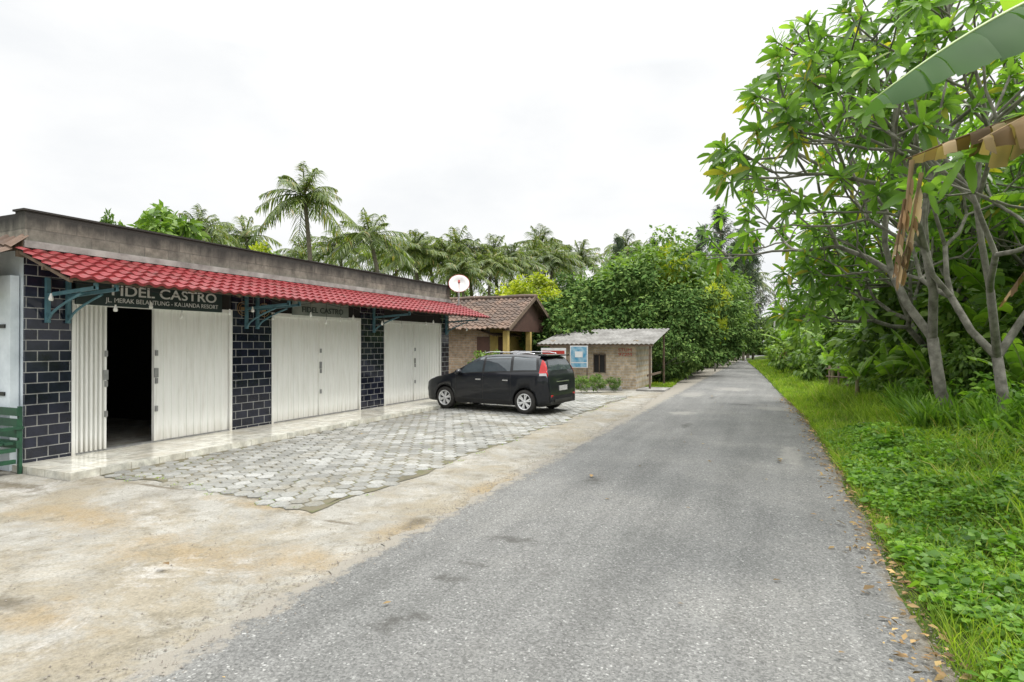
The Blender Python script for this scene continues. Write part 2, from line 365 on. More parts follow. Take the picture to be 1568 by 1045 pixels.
for k in range(60):  # clumps of tall grass
    y0=R.uniform(3,24);x0=.9+off(y0)+R.uniform(.7,3.6);m=110;D=rdir(m)*.6;D[:,2]=1;zb=float(vz(np.array([x0]),np.array([y0]))[0])
    ribbon(mb,np.stack([x0+R.normal(size=m)*.09,y0+R.normal(size=m)*.09,np.full(m,zb)],1),D,rdir(m),R.uniform(.3,.75,m),.012,BLADE,.5)
mb.build('grass_verge',[M['grass']])
mb=MB()
blades(26000,.0,5.,24,60,.08,.26,.03,1.2,'l')
blades(5000,.0,.9,21.5,25,.05,.16,.015,1.2,'l')
for k in range(70):  # small weeds in the paving
    e=R.uniform()<.5
    if e: y0=R.uniform(4.8,19);x0=-4.12+R.normal()*.06
    else: x0=R.uniform(-7.8,-4.2);y0=edgeL(x0)+R.uniform(0,.3) if R.uniform()<.5 else R.uniform(5,19)
    m=14;D=rdir(m)*.8;D[:,2]=.7;ribbon(mb,np.stack([x0+R.normal(size=m)*.02,y0+R.normal(size=m)*.03,np.full(m,.012)],1),D,rdir(m),R.uniform(.015,.05,m),.004,BLADE,.4)
mb.build('roadside_grass',[M['grass']])
mb=MB();n=2600;y=R.uniform(1,20,n);x=.86+off(y)+R.normal(size=n)*.13+.04*np.sin(y*3);z=np.full(n,.03)+.03*R.uniform(0,1,n)
D=rdir(n);D[:,2]*=.15;s=R.uniform(.012,.07,n);ribbon(mb,np.stack([x,y,z],1),D,norm(np.array([0,0,1.])+R.normal(size=(n,3))*.3),s,s*.5,LEAF,0,0,.15)
n=80;y=R.uniform(2,22,n);x=R.uniform(-7,.8,n);D=rdir(n);D[:,2]*=.05;s=R.uniform(.02,.06,n);ribbon(mb,np.stack([x,y,np.full(n,.052)],1),D,np.array([0,0,1.])+R.normal(size=(n,3))*.2,s,s*.5,LEAF,0,0,.15)
for px,py in[(1322,915),(1400,900),(1195,713),(1300,760),(1265,735),(1310,770),(1288,742),(1247,697),(905,737),(250,873),(1090,610),(1190,708)]:
    q=GP(px,py);ribbon(mb,[(q[0],q[1],.055)],[(random.uniform(-1,1),random.uniform(-1,1),.05)],[(0.1,.1,1)],.11,.055,LEAF,0,0,.2)
mb.build('leaf_litter',[M['litter']])
mb=MB();n=14000;y=R.uniform(.5,22,n);sd=R.uniform(0,1,n)<.4
x=np.where(sd,.87+off(y)+R.normal(size=n)*.06,-2.98+off(y)+R.normal(size=n)*.13)
m3=R.uniform(0,1,n)<.25;x=np.where(m3,R.uniform(-7.5,-3,n),x)
s=R.uniform(.002,.008,n);base=np.array([(1,0,0),(0,1,0),(-1,0,0),(0,-1,0),(0,0,.9)],float)
V=np.stack([x,y,np.full(n,.010)+.012*(x>-2.9)],1)[:,None]+base[None]*s[:,None,None]*R.uniform(.6,1.4,(n,5,1))
b=(np.arange(n)*5)[:,None];mb.add(V.reshape(-1,3),np.concatenate([b+np.array([[i,(i+1)%4,4]]) for i in range(4)]))
mb.build('gravel',[simple('gravel_stone',(.30,.27,.23),(.16,.14,.12),9,.9)])
# ------------------------------------------------------------------ roofs
def tiled(mb,o,A,B,la,lb,pitch,course,amp,step,mat=0,per=8,jit=0):
    o=np.array(o,float);A=norm(np.array(A,float));B=norm(np.array(B,float));N=np.cross(A,B)
    if N[2]<0: N=-N
    na=int(la/pitch*per);aa=np.linspace(0,la,na+1);ph=(aa/pitch)%1
    w=amp*np.where(ph<.62,np.sin(ph/.62*math.pi),-.35*np.sin((ph-.62)/.38*math.pi))
    rows=[]
    if course:
        nc=int(round(lb/course));c=lb/nc
        for k in range(nc): rows+=[(k*c,step),(k*c+c*.98,0.)]
        rows=[(0,-.01)]+rows
    else: rows=[(t,0) for t in np.linspace(0,lb,4)]
    col=(aa/pitch).astype(int);G=[]
    for i,(b,s) in enumerate(rows):
        jj=np.zeros(len(aa)); 
        if jit: rs=np.random.RandomState(i//2+5);jj=rs.normal(size=col.max()+1)[col]*jit
        G.append(o+A*aa[:,None]+B*(b+jj[:,None])+N*(w+s+jj*.6)[:,None])
    grid(mb,G,mat,False if course else True)
# ------------------------------------------------------------------ main building
FX=-9.1
bld=empty('shop_building')
mb=MB()
pill=[(4.58,5.15),(7.88,8.82),(11.61,12.56),(15.43,15.9)]
for i,(a_,b_) in enumerate(pill): box(mb,FX-(.04 if i==0 else .25),FX,a_,b_,.0,2.95)
mb.build('tiled_pillars',[M['tile']],bld)
mb=MB()
box(mb,FX-7,FX+.0,4.6,15.88,2.953,3.07,1)
box(mb,FX-.2,FX+.02,4.56,15.92,3.072,3.47,0)
box(mb,FX-7,FX-.202,4.58,4.76,3.072,3.45,0);box(mb,FX-7,FX-.202,15.7,15.9,3.072,3.45,0)
box(mb,FX-.25,FX+.06,4.54,15.94,2.975,3.069,1)
rs=np.random.RandomState(4);yy=4.54
while yy<15.9:
    l=rs.uniform(.5,1.4);box(mb,FX-.23,FX+.035,yy,min(yy+l-.004,15.94),3.472,3.49+rs.uniform(0,.014),0);yy+=l
mb.build('parapet',[M['block'],M['plaster']],bld)
mb=MB()
box(mb,FX-7,FX-.05,4.58,4.78,0,2.95,0);box(mb,FX-7,FX-.252,15.68,15.88,0,2.95,1);box(mb,FX-7.2,FX-7.002,4.58,15.88,0,3.4,1)
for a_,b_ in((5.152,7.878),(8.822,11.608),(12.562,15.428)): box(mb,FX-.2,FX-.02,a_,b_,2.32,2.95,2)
box(mb,FX-7,FX-.26,4.8,15.66,.02,.098,3)
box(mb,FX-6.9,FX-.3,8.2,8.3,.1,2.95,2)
mb.build('walls',[M['dirtywhite'],M['block'],M['dark'],M['floor_tile']],bld)
mb=MB();box(mb,FX-.02,-7.87,4.45,16.1,.0,.1);box(mb,FX-.26,FX-.021,4.6,15.8,.0,.1)
mb.build('porch_floor',[M['floor_tile']],bld)
mb=MB();box(mb,FX-3.2,FX-1.6,5.4,6.6,.1,.85,0);box(mb,FX-4.,FX-3.5,5.,5.9,.1,1.9,1)
mb.build('counter',[M['wood'],M['metal']],bld)
def fold_door(mb,y0,y1,x,z0,z1,pitch,depth,flat=.84):
    n=max(2,int(round((y1-y0)/pitch)));p=(y1-y0)/n;pts=[]
    for i in range(n):
        yy=y0+i*p
        pts+=[(x,yy+.0),(x,yy+p*flat),(x-depth,yy+p*(flat+.06)),(x-depth,yy+p*(.94))]
    pts.append((x,y1))
    grid(mb,[[(a,b,z) for a,b in pts] for z in(z0,z1)],0,False)
def frame(mb,y0,y1,mat=0):
    box(mb,FX-.10,FX+.012,y0,y0+.05,.1,2.32,mat);box(mb,FX-.10,FX+.012,y1-.05,y1,.1,2.32,mat)
    box(mb,FX-.10,FX+.012,y0+.051,y1-.051,2.25,2.318,mat);box(mb,FX-.10,FX-.01,y0+.051,y1-.051,.1,.125,1)
for i,(a_,b_) in enumerate(((5.152,7.878),(8.822,11.608),(12.562,15.428))):
    mb=MB();frame(mb,a_,b_)
    if i==0:
        fold_door(mb,5.21,5.60,FX+.005,.125,2.25,.065,.05,.45);fold_door(mb,6.43,7.82,FX-.03,.125,2.25,.14,.012)
        box(mb,FX-.06,FX-.0,6.38,6.43,.125,2.25,0);box(mb,FX-.06,FX+.01,5.60,5.63,.125,2.25,0)
        hs=[5.62,6.41]
    else:
        m_=(a_+b_)/2
        fold_door(mb,a_+.055,m_-.03,FX-.03,.125,2.25,.14,.012);fold_door(mb,m_+.03,b_-.055,FX-.03,.125,2.25,.14,.012)
        box(mb,FX-.06,FX-.0,m_-.03,m_+.03,.125,2.25,0);hs=[m_]
    for h_ in hs:
        for z in (.6,1.05,1.5): box(mb,FX-.0,FX+.025,h_-.02,h_+.02,z,z+.09,1)
        box(mb,FX+.002,FX+.014,h_-.035,h_+.035,1.15,1.3,1)
    mb.build('folding_steel_door',[M['doorw'],M['metal']],bld)
mb=MB();aw=1.2;drop=.46;sl=math.hypot(aw,drop)
tiled(mb,(FX+aw,4.45,2.50),(0,1,0),(-aw,0,drop),11.95,sl,.19,.20,.024,.030)
mb.build('awning_roof',[M['red']],bld)
mb=MB()
beam(mb,(FX+aw-.05,4.46,2.495),(FX+aw-.05,16.38,2.495),.025,.03,0)
beam(mb,(FX+.03,4.46,2.88),(FX+.03,16.38,2.88),.05,.08,0)
for y in np.arange(4.5,16.4,.85): beam(mb,(FX+.03,y,2.91),(FX+aw-.06,y,2.475),.04,.04,0)
beam(mb,(FX+.6,4.46,2.655),(FX+.6,16.38,2.655),.03,.04,0)
mb.build('awning_frame',[M['wood']],bld)
mb=MB()
for y in(4.95,8.3,12.1,15.7):
    for dy_ in((0,) if y>9 else (-.12,.14)):
        beam(mb,(FX+.03,y+dy_,2.36),(FX+aw-.1,y+dy_,2.42),.04,.045)
        beam(mb,(FX+.03,y+dy_,1.98),(FX+.03,y+dy_,2.6),.05,.05)
        t=np.linspace(0,1,9);pts=[(FX+.03+.75*u,y+dy_,2.0+.36*u**.6) for u in t];tube(mb,pts,.018,6)
        beam(mb,(FX+aw-.12,y+dy_,2.40),(FX+aw-.12,y+dy_,2.48),.04,.04)
mb.build('awning_brackets',[M['blue']],bld)
mb=MB()
for k,y in enumerate(np.arange(4.7,16.2,.62)):
    x=FX+.35+.5*((k*37)%10)/10;dz=.04*((k*13)%5)
    tube(mb,[(x,y,2.6),(x+.005,y,2.36-dz)],.005,4,1)
    lathe(mb,[(.0,.0),(.022,.004),(.03,.025),(.024,.055),(.013,.08),(.012,.1)],(x,y,2.26-dz),'z',10,0)
t=np.linspace(0,1,120);tube(mb,np.stack([FX+.5+.2*np.sin(t*30),4.6+11.4*t,2.55-.07*np.abs(np.sin(t*29))],1),.005,4,1)
mb.build('string_bulbs',[M['bulb'],M['black']],bld)
mb=MB()
for y in(8.12,8.62):
    a=np.linspace(0,2*math.pi,25)
    for r_ in(.13,.085): tube(mb,[(FX+.012,y+r_*math.cos(t),2.36+r_*math.sin(t)) for t in a],.007,5)
    box(mb,FX+.002,FX+.01,y-.05,y+.05,2.33,2.39)
mb.build('round_emblems',[M['gold']],bld)
def text(s,w_,size,loc,rot,mat,parent,name,ext=.003,ofs=.0):
    cu=bpy.data.curves.new(name,'FONT');cu.body=s;cu.size=size;cu.extrude=ext;cu.align_x='CENTER';cu.offset=size*ofs
    o=obj(name,cu,parent,loc);o.rotation_euler=rot;cu.materials.append(mat)
    bpy.context.view_layer.update();w0=max(v[0] for v in o.bound_box)-min(v[0] for v in o.bound_box)
    o.scale=(w_/w0,1,1);return o
RX=(math.pi/2,0,math.pi/2)
sg=empty('shop_sign')
mb=MB();box(mb,FX+.015,FX+.05,5.18,7.62,2.26,2.70);mb.build('board',[M['board']],sg)
text('FIDEL CASTRO',1.82,.22,(FX+.055,6.58,2.425),RX,M['white'],sg,'lettering',.003,.012)
text('JL. MERAK BELANTUNG - KALIANDA RESORT',1.95,.10,(FX+.055,6.56,2.315),RX,M['white'],sg,'address_lettering',.002)
sg2=empty('shop_sign')
mb=MB();box(mb,FX+.015,FX+.05,9.35,11.1,2.30,2.62,0);mb.build('board',[M['board2']],sg2)
text('FIDEL CASTRO',1.3,.17,(FX+.055,10.25,2.37),RX,M['board'],sg2,'lettering',.003,.012)
nb=empty('neighbouring_house')
mb=MB();box(mb,-15,FX-.10,4.46,4.56,0,2.6,0)
box(mb,FX-.50,FX-.46,4.435,4.457,.1,2.3,1)
for z in(1.0,1.9): box(mb,-9.5,-9.3,4.44,4.457,z,z+.05,1)
mb.build('wall',[M['dirtywhite'],M['black']],nb)
mb=MB();tiled(mb,(-15,3.75,2.42),(1,0,0),(0,1,.85),5.95,1.1,.2,.22,.035,.03,jit=.02)
beam(mb,(-15,4.1,2.4),(-9.1,4.1,2.4),.06,.12,1)
for k in range(12): box(mb,-9.9+k*.07,-9.84+k*.07,4.53,4.56,2.95,3.1,1)
mb.build('tile_roof',[M['clay'],M['wood']],nb)
bn=empty('green_bench')
mb=MB();bx1=-8.87
for z in(.34,.48,.62,.76): box(mb,-9.8,bx1,4.375,4.405,z,z+.10)
for k in range(4): box(mb,-9.8,bx1,3.90+k*.115,3.995+k*.115,.40,.425)
for x in(bx1-.05,-9.8):
    box(mb,x,x+.05,4.406,4.44,0,.88);box(mb,x,x+.05,3.88,3.93,0,.58);box(mb,x-.01,x+.06,3.86,4.45,.582,.62);box(mb,x,x+.05,3.94,4.37,.15,.2);box(mb,x,x+.05,3.94,4.37,.3,.35)
mb.build('slats',[M['green']],bn)
sd=empty('satellite_dish')
mb=MB()
pr=[(0.001,0.),(.1,.012),(.2,.045),(.31,.105),(.315,.10),(.2,.035),(.1,.002),(0.001,-.01)]
lathe(mb,pr,(0,0,0),'z',28,0);lathe(mb,[(.315,.10),(.325,.108),(.325,.095),(.315,.09)],(0,0,0),'z',28,1)
tube(mb,[(0,-.28,.1),(0,-.1,.33)],.01,6,1);box(mb,-.03,.03,-.13,-.06,.29,.38,1)
o=mb.build('dish',[M['white'],M['redpaint']],sd);q=P(703,18.2)
o.location=(q[0],q[1],3.52);o.rotation_euler=(math.radians(62),0,math.radians(28))
mb=MB();tube(mb,[(q[0]-.05,q[1]+.06,2.9),(q[0]-.05,q[1]+.06,3.5)],.025,8)
beam(mb,(q[0]-.05,q[1]+.06,2.92),(FX-.02,15.85,2.92),.04,.04)
mb.build('mast',[M['metal']],sd)
# ------------------------------------------------------------------ brick hut
hut=empty('brick_hut')
hx0,hx1,hy0,hy1=-8.0,-4.55,22,25
mb=MB();box(mb,hx0,hx1,hy0,hy0+.15,0,1.72,0);box(mb,hx1-.15,hx1,hy0+.152,hy1,0,1.85,0);box(mb,hx0,hx0+.15,hy0+.152,hy1,0,1.85,0);box(mb,hx0,hx1,hy1+.002,hy1+.15,0,2.1,0)
mb.build('brick_walls',[M['hutbrick']],hut)
mb=MB();tiled(mb,(hx0-.4,hy0-.45,1.70),(1,0,0),(0,1,.17),4.55,3.9,.177,0,.024,0,0,8)
mb.build('corrugated_roof',[M['asb']],hut)
mb=MB()
beam(mb,(hx0-.38,hy0-.38,1.66),(hx1+.68,hy0-.38,1.66),.06,.08);beam(mb,(hx0-.38,hy1-.1,2.2),(hx1+.68,hy1-.1,2.2),.06,.08)
for x,y,z in((hx1+.55,hy0-.3,1.64),(hx1+.55,hy1-.2,2.15)): beam(mb,(x,y,0),(x,y,z),.07,.07)
box(mb,hx1+.42,hx1+.46,hy0-.2,hy1-.3,.5,.58)
mb.build('timber_frame',[M['wood']],hut)
mb=MB()
box(mb,-6.2,-5.72,hy0-.03,hy0-.005,.62,1.28,0)
for x in(-6.2,-5.98,-5.75): box(mb,x,x+.03,hy0-.05,hy0-.032,.6,1.3,1)
box(mb,-6.2,-5.72,hy0-.05,hy0-.032,1.302,1.33,1)
mb.build('window',[M['dark'],M['wood']],hut)
bnr=empty('poster_banner')
mb=MB();box(mb,-6.95,-6.25,hy0-.62,hy0-.60,.80,1.64,0);box(mb,-6.91,-6.29,hy0-.625,hy0-.621,1.02,1.60,1);box(mb,-6.91,-6.29,hy0-.625,hy0-.621,.83,.98,1);box(mb,-6.75,-6.45,hy0-.632,hy0-.628,1.2,1.42,0)
for x in(-6.93,-6.29): beam(mb,(x,hy0-.585,0),(x,hy0-.585,1.6),.035,.03,3)
mb.build('panel',[M['posterw'],M['cyan'],M['redpaint'],M['wood']],bnr)
bnr2=empty('poster_banner')
mb=MB();box(mb,-8.05,-7.05,hy0-.82,hy0-.8,.65,1.55,0);box(mb,-8.0,-7.10,hy0-.825,hy0-.821,.70,1.0,1);box(mb,-8.0,-7.10,hy0-.825,hy0-.821,1.32,1.45,2)
for x in(-8.02,-7.1): beam(mb,(x,hy0-.785,0),(x,hy0-.785,1.5),.04,.03,3)
mb.build('panel',[M['posterw'],M['cyan'],M['redpaint'],M['wood']],bnr2)
text('STUM',.5,.17,(-4.98,hy0-.004,1.42),(math.pi/2,0,0),M['redpaint'],hut,'painted_letters',.002)
text('972M',.5,.17,(-4.98,hy0-.004,1.25),(math.pi/2,0,0),M['redpaint'],hut,'painted_number',.002)
mb=MB();box(mb,-8.6,-4.9,21.0,21.12,0,.16);box(mb,-4.4,-3.4,21.2,22.6,0,.07)
mb.build('low_kerb_wall',[M['plaster']])
# ------------------------------------------------------------------ tiled house
hs=empty('tile_roofed_house')
X1,X0,Y0,Y1=-9.5,-15.5,20.9,26.4;Ym=(Y0+Y1)/2;ze,zr=2.35,3.72
mb=MB();box(mb,X0,X1-.9,Y0+.5,Y0+.65,0,2.5,0);box(mb,X1-1.05,X1-.9,Y0+.652,Y1-.5,0,2.5,1);box(mb,X0,X0+.15,Y0+.652,Y1-.5,0,2.5,0);box(mb,X0,X1-.9,Y1-.5,Y1-.35,0,2.5,0)
mb.build('walls',[M['housebrick'],M['yellow']],hs)
mb=MB();B=(0,Ym-Y0,zr-ze);lb=math.hypot(B[1],B[2])
tiled(mb,(X0,Y0-.1,ze-.05),(1,0,0),B,X1-X0+.3,lb+.1,.22,.27,.035,.03,jit=.02)
tiled(mb,(X0,Y1+.1,ze-.05),(1,0,0),(0,-B[1],B[2]),X1-X0+.3,lb+.1,.22,.27,.035,.03)
tube(mb,[(x,Ym,zr+.05+.015*math.sin(x*3)) for x in np.linspace(X0,X1+.32,20)],.09,8)
tiled(mb,(X1-.6,Y0+.2,2.02),(0,1,0),(-1,0,.35),3.0,1.0,.22,.27,.035,.03)
mb.build('clay_tile_roof',[M['clay']],hs)
mb=MB();mb.add([(X1,Y0+.1,ze),(X1,Y1-.1,ze),(X1,Ym,zr-.05)],[(0,1,2)],0)
beam(mb,(X1+.28,Y0-.1,ze-.08),(X1+.28,Ym,zr),.03,.16,1);beam(mb,(X1+.28,Y1+.1,ze-.08),(X1+.28,Ym,zr),.03,.16,1)
box(mb,X1-.05,X1+.0,Y0+.1,Y1-.1,ze-.12,ze-.002,0)
mb.add([(X1-1.,Y0+.5,2.5),(X1-1.,Y1-.5,2.5),(X1-1.,Ym,zr-.2)],[(0,1,2)],0)
mb.build('gable',[M['maroon'],M['wood']],hs)
mb=MB()
for y in(Y0+.35,Ym,Y1-.4):
    box(mb,X1-.2,X1,y,y+.2,0,ze-.12,0)
    box(mb,X1-.24,X1+.04,y-.04,y+.24,0,.15,0)
mb.build('porch_columns',[M['yellow']],hs)
mb=MB();box(mb,-10.9,-10.35,Y0+.44,Y0+.495,.3,2.0,0);box(mb,X1-.895,X1-.87,22.3,23.1,.05,2.0,0);mb.build('door',[M['maroon']],hs)
mb=MB();box(mb,-15.5,-9.9,19.2,19.35,0,1.15);mb.build('brick_wall',[M['housebrick']])
# ------------------------------------------------------------------ car
MC={}
def carpaint():
    m,nt,b,co=newmat('black_metallic_paint',.4,.0,.25);b.inputs['Coat Weight'].default_value=.6;b.inputs['Coat Roughness'].default_value=.03
    c=ramp(nt,noise(nt,co,3,3),[(.3,(.004,.005,.009)),(.7,(.006,.008,.012))])
    z=nd(nt,'ShaderNodeSeparateXYZ',{0:co}).outputs[2];zz=math_(nt,'ADD',z,math_(nt,'MULTIPLY',noise(nt,co,6,5),.15))
    c=mix(nt,ramp(nt,zz,[(.25,.2),(.42,0)]),c,(.06,.055,.045));L(nt,c,b.inputs['Base Color']);return m
MC['paint']=carpaint()
MC['glass']=simple('tinted_glass',(.045,.058,.065),(.07,.085,.095),2,.02,0,1.)
MC['tail']=simple('tail_lamp_red',(.55,.015,.012),(.42,.01,.01),9,.15)
MC['lens']=simple('clear_lamp_lens',(.6,.6,.6),(.4,.4,.42),9,.1)
MC['chrome']=simple('chrome',(.6,.6,.62),None,5,.2,.9);MC['alloy']=simple('alloy_wheel',(.74,.74,.74),(.64,.64,.64),9,.3,.2)
MC['plate']=simple('number_plate',(.5,.5,.5),(.3,.3,.3),30,.5)
M['rubber']=simple('tyre_rubber',(.018,.017,.016),(.035,.032,.028),14,.85)
def build_car():
    ST=np.array([
    (0.0,.50,.50,.32),(.02,.60,.60,.25),(.08,.70,.69,.21),(.22,.775,.75,.19),(.42,.84,.785,.18),(.70,.895,.81,.18),(.88,.93,.815,.18),(.98,.97,.82,.18),
    (1.18,1.10,.82,.18),(1.40,1.24,.82,.18),(1.62,1.36,.82,.18),(1.82,1.42,.82,.18),(2.2,1.455,.82,.18),(2.8,1.465,.82,.18),(3.25,1.445,.81,.18),
    (3.58,1.415,.80,.2),(3.68,1.36,.785,.22),(3.76,1.20,.778,.24),(3.81,1.03,.772,.26),(3.845,.92,.77,.27),(3.87,.66,.74,.29),(3.885,.42,.68,.33)])
    def beltz(x): return .875+.04*x
    SUB=4;us=np.linspace(0,len(ST)-1,(len(ST)-1)*SUB+1)
    def stat(u):
        i=int(min(max(math.floor(u),0),len(ST)-2));t=u-i
        p0=ST[max(i-1,0)];p1=ST[i];p2=ST[i+1];p3=ST[min(i+2,len(ST)-1)]
        cr=.5*((2*p1)+(-p0+p2)*t+(2*p0-5*p1+4*p2-p3)*t*t+(-p0+3*p1-3*p2+p3)*t**3)
        return .45*cr+.55*(p1+(p2-p1)*t)
    def ring(u):
        x,zt,W,zb=stat(u);b=min(beltz(x),zt-.025);g=zt-b;k=min(g/.4,1.)
        e=min(.07,max(g,.03)*.8)
        return x,np.array([(0,zb),(.8*W,zb),(.95*W,zb+.02),(W*.985,zb+.12),(W*.99,zb+(b-zb)*.50),(W*1.014,b-.15),(W*.985,b-.03),(W*.965,b),
          (W*.96-.055*k,b+.36*g),(W*.96-.12*k,b+.74*g),(W*.95-.175*k,zt-e),(W*.9-.23*k,zt-.3*e),(W*.45,zt-.02*k-.004),(0,zt)])
    NS=13
    def surf(u,s,sg=1):
        x,r=ring(u);i=int(min(math.floor(s),NS-1));t=s-i;yz=r[i]*(1-t)+r[i+1]*t
        return np.array([x,sg*yz[0],yz[1]])
    xs=[stat(u)[0] for u in us]
    def uofx(x): return np.interp(x,xs,us)
    mb=MB();G=[]
    for u in us:
        x,r=ring(u);row=[(x,a,b) for a,b in r]+[(x,-a,b) for a,b in r[-2:0:-1]]
        G.append(row)
    G=np.array(G);nr=G.shape[1];V=G.reshape(-1,3);F=[]
    for i in range(len(us)-1):
        for j in range(nr): k=(j+1)%nr;F.append((i*nr+j,(i+1)*nr+j,(i+1)*nr+k,i*nr+k))
    mb.V.append(V);mb.n=len(V);mb.F.append((np.array(F),0,True))
    mb.F.append((np.array([list(range(nr))]),0,False));mb.F.append((np.array([list(range((len(us)-1)*nr,len(us)*nr))[::-1]]),0,False))
    car=empty('parked_car')
    body=mb.build('body',[MC['paint'],M['black']],car)
    cut=MB()
    for xw in(.74,3.20):
        for sgn in(-1,1):
            y0,y1=(.5,1.1) if sgn>0 else(-1.1,-.5);n=40
            a=np.arange(n)*2*math.pi/n;v=[(xw+.335*math.cos(t),y,.30+.335*math.sin(t)) for y in(y0,y1) for t in a]
            b0=cut.n;cut.add(v,[(i,(i+1)%n,n+(i+1)%n,n+i) for i in range(n)],1)
            cut.F.append((np.array([[b0+i for i in range(n)][::-1]]),1,False));cut.F.append((np.array([[b0+n+i for i in range(n)]]),1,False))
    cm=cut.build('wheel_arch_cutter',[MC['paint'],M['black']],car)
    import bmesh
    for o in(cm,body):
        bm=bmesh.new();bm.from_mesh(o.data);bmesh.ops.remove_doubles(bm,verts=bm.verts,dist=1e-5);bmesh.ops.recalc_face_normals(bm,faces=bm.faces);bm.to_mesh(o.data);bm.free()
    md=body.modifiers.new('arches','BOOLEAN');md.operation='DIFFERENCE';md.object=cm;md.solver='EXACT'
    bpy.context.view_layer.update();dg=bpy.context.evaluated_depsgraph_get()
    nm=bpy.data.meshes.new_from_object(body.evaluated_get(dg));body.modifiers.clear();body.data=nm
    bpy.data.objects.remove(cm)
    def patch(mb,x0b,x1b,x0t,x1t,s0,s1,mat,off_=.004,nu=14,ns=7,sides=(1,-1)):
        for sg in sides:
            G=np.zeros((nu+1,ns+1,3))
            for i in range(nu+1):
                for j in range(ns+1):
                    v=j/ns;a=i/nu;x=(x0b+(x0t-x0b)*v)*(1-a)+(x1b+(x1t-x1b)*v)*a
                    G[i,j]=surf(uofx(x),s0+(s1-s0)*v,sg)
            du=np.gradient(G,axis=0);dv=np.gradient(G,axis=1);n=norm(np.cross(du,dv));c=G.mean((0,1))
            n=n*(1 if (n.mean((0,1))*np.array([c[0]-1.9,c[1],c[2]-.6])).sum()>0 else -1)
            grid(mb,G+n*off_,mat,True)
    mb=MB()
    patch(mb,1.16,1.93,1.48,1.93,7.25,9.95,0,.006);patch(mb,2.0,2.78,2.0,2.74,7.25,9.95,0,.006);patch(mb,2.86,3.52,2.82,3.44,7.35,9.8,0,.006)
    patch(mb,1.04,1.58,1.04,1.58,10.6,13,0,.005)
    patch(mb,3.695,3.80,3.695,3.80,11.0,13,0,.005)
    mb.build('windows',[MC['glass']],car)
    mb=MB()
    patch(mb,1.06,3.58,1.42,3.50,7.1,10.1,0,.003,40,8)
    for x in(1.10,1.965,2.80): patch(mb,x,x+.014,x,x+.014,3.0,7.05,0,.002,2,12)
    patch(mb,1.10,2.8,1.10,2.8,3.0,3.06,0,.002,30,2)
    patch(mb,.02,.09,.02,.09,10.,13,0,.004)
    patch(mb,1.08,2.86,1.08,2.86,2.0,3.0,0,.004,30,3)
    mb.build('trim',[M['black']],car)
    mb=MB()
    patch(mb,3.60,3.835,3.62,3.79,6.0,9.3,0,.010);patch(mb,3.62,3.82,3.62,3.80,5.5,6.0,1,.010)
    patch(mb,.05,.36,.07,.45,7.0,10.5,1,.008)
    mb.build('lamps',[MC['tail'],MC['lens']],car)
    mb=MB()
    box(mb,3.872,3.89,-.22,.22,.56,.68,4)
    for sg in(-1,1):
        y=sg*.828
        for x in(1.76,2.58): box(mb,x,x+.16,y-.012,y+.014,.79,.82,1)
        tube(mb,[(1.9,sg*.6,1.465),(2.1,sg*.61,1.50),(3.2,sg*.6,1.485),(3.4,sg*.59,1.45)],.014,6,1)
        lathe(mb,[(.001,-.11),(.05,-.10),(.075,-.03),(.075,.04),(.05,.10),(.001,.11)],(1.28,sg*.93,.98),'y',12,2)
        beam(mb,(1.30,sg*.78,.94),(1.28,sg*.90,.95),.04,.03,2)
        box(mb,3.855,3.885,sg*.62-.06,sg*.62+.06,.42,.47,5)
    box(mb,3.50,3.76,-.62,.62,1.405,1.43,2)
    box(mb,3.865,3.90,-.5,.5,.30,.36,3);box(mb,3.825,3.87,-.34,.34,.77,.795,1)
    mb.build('fittings',[M['black'],MC['chrome'],MC['paint'],M['black'],MC['plate'],MC['tail']],car)
    for xw in(.74,3.20):
        for sg in(-1,1):
            mb=MB();y=sg*.80
            pr=[(.19,-.10),(.265,-.10),(.29,-.07),(.292,0),(.29,.07),(.27,.095),(.20,.10),(.19,.085)]
            lathe(mb,[(a,sg*b) for a,b in pr],(xw,y-sg*.09,.292),'y',32,0)
            lathe(mb,[(.205,sg*.09),(.197,sg*.106),(.183,sg*.10),(.172,sg*.07),(.168,-sg*.05)],(xw,y-sg*.09,.292),'y',32,1)
            lathe(mb,[(.001,0),(.19,0)],(xw,y-sg*.06,.292),'y',24,2)
            lathe(mb,[(.001,sg*.012),(.035,sg*.01),(.05,-sg*.02)],(xw,y-sg*.005,.292),'y',16,1)
            for k in range(6):
                a=k*math.pi/3+.3;d=(math.cos(a),math.sin(a))
                for da in(-.10,.10):
                    d2=(math.cos(a+da*1.6),math.sin(a+da*1.6))
                    beam(mb,(xw+d[0]*.03,y-sg*.010,.292+d[1]*.03),(xw+d2[0]*.183,y-sg*.008,.292+d2[1]*.183),.022,.034,1)
            mb.build('wheel',[M['rubber'],MC['alloy'],M['black']],car)
    mb=MB();box(mb,.5,3.6,-.6,.6,.17,.24);mb.build('underbody',[M['black']],car)
    return car
car=build_car();ca=math.radians(-7.2);car.location=(-8.34,14.16,.02);car.rotation_euler[2]=ca;car.scale=(.965,.97,.985)
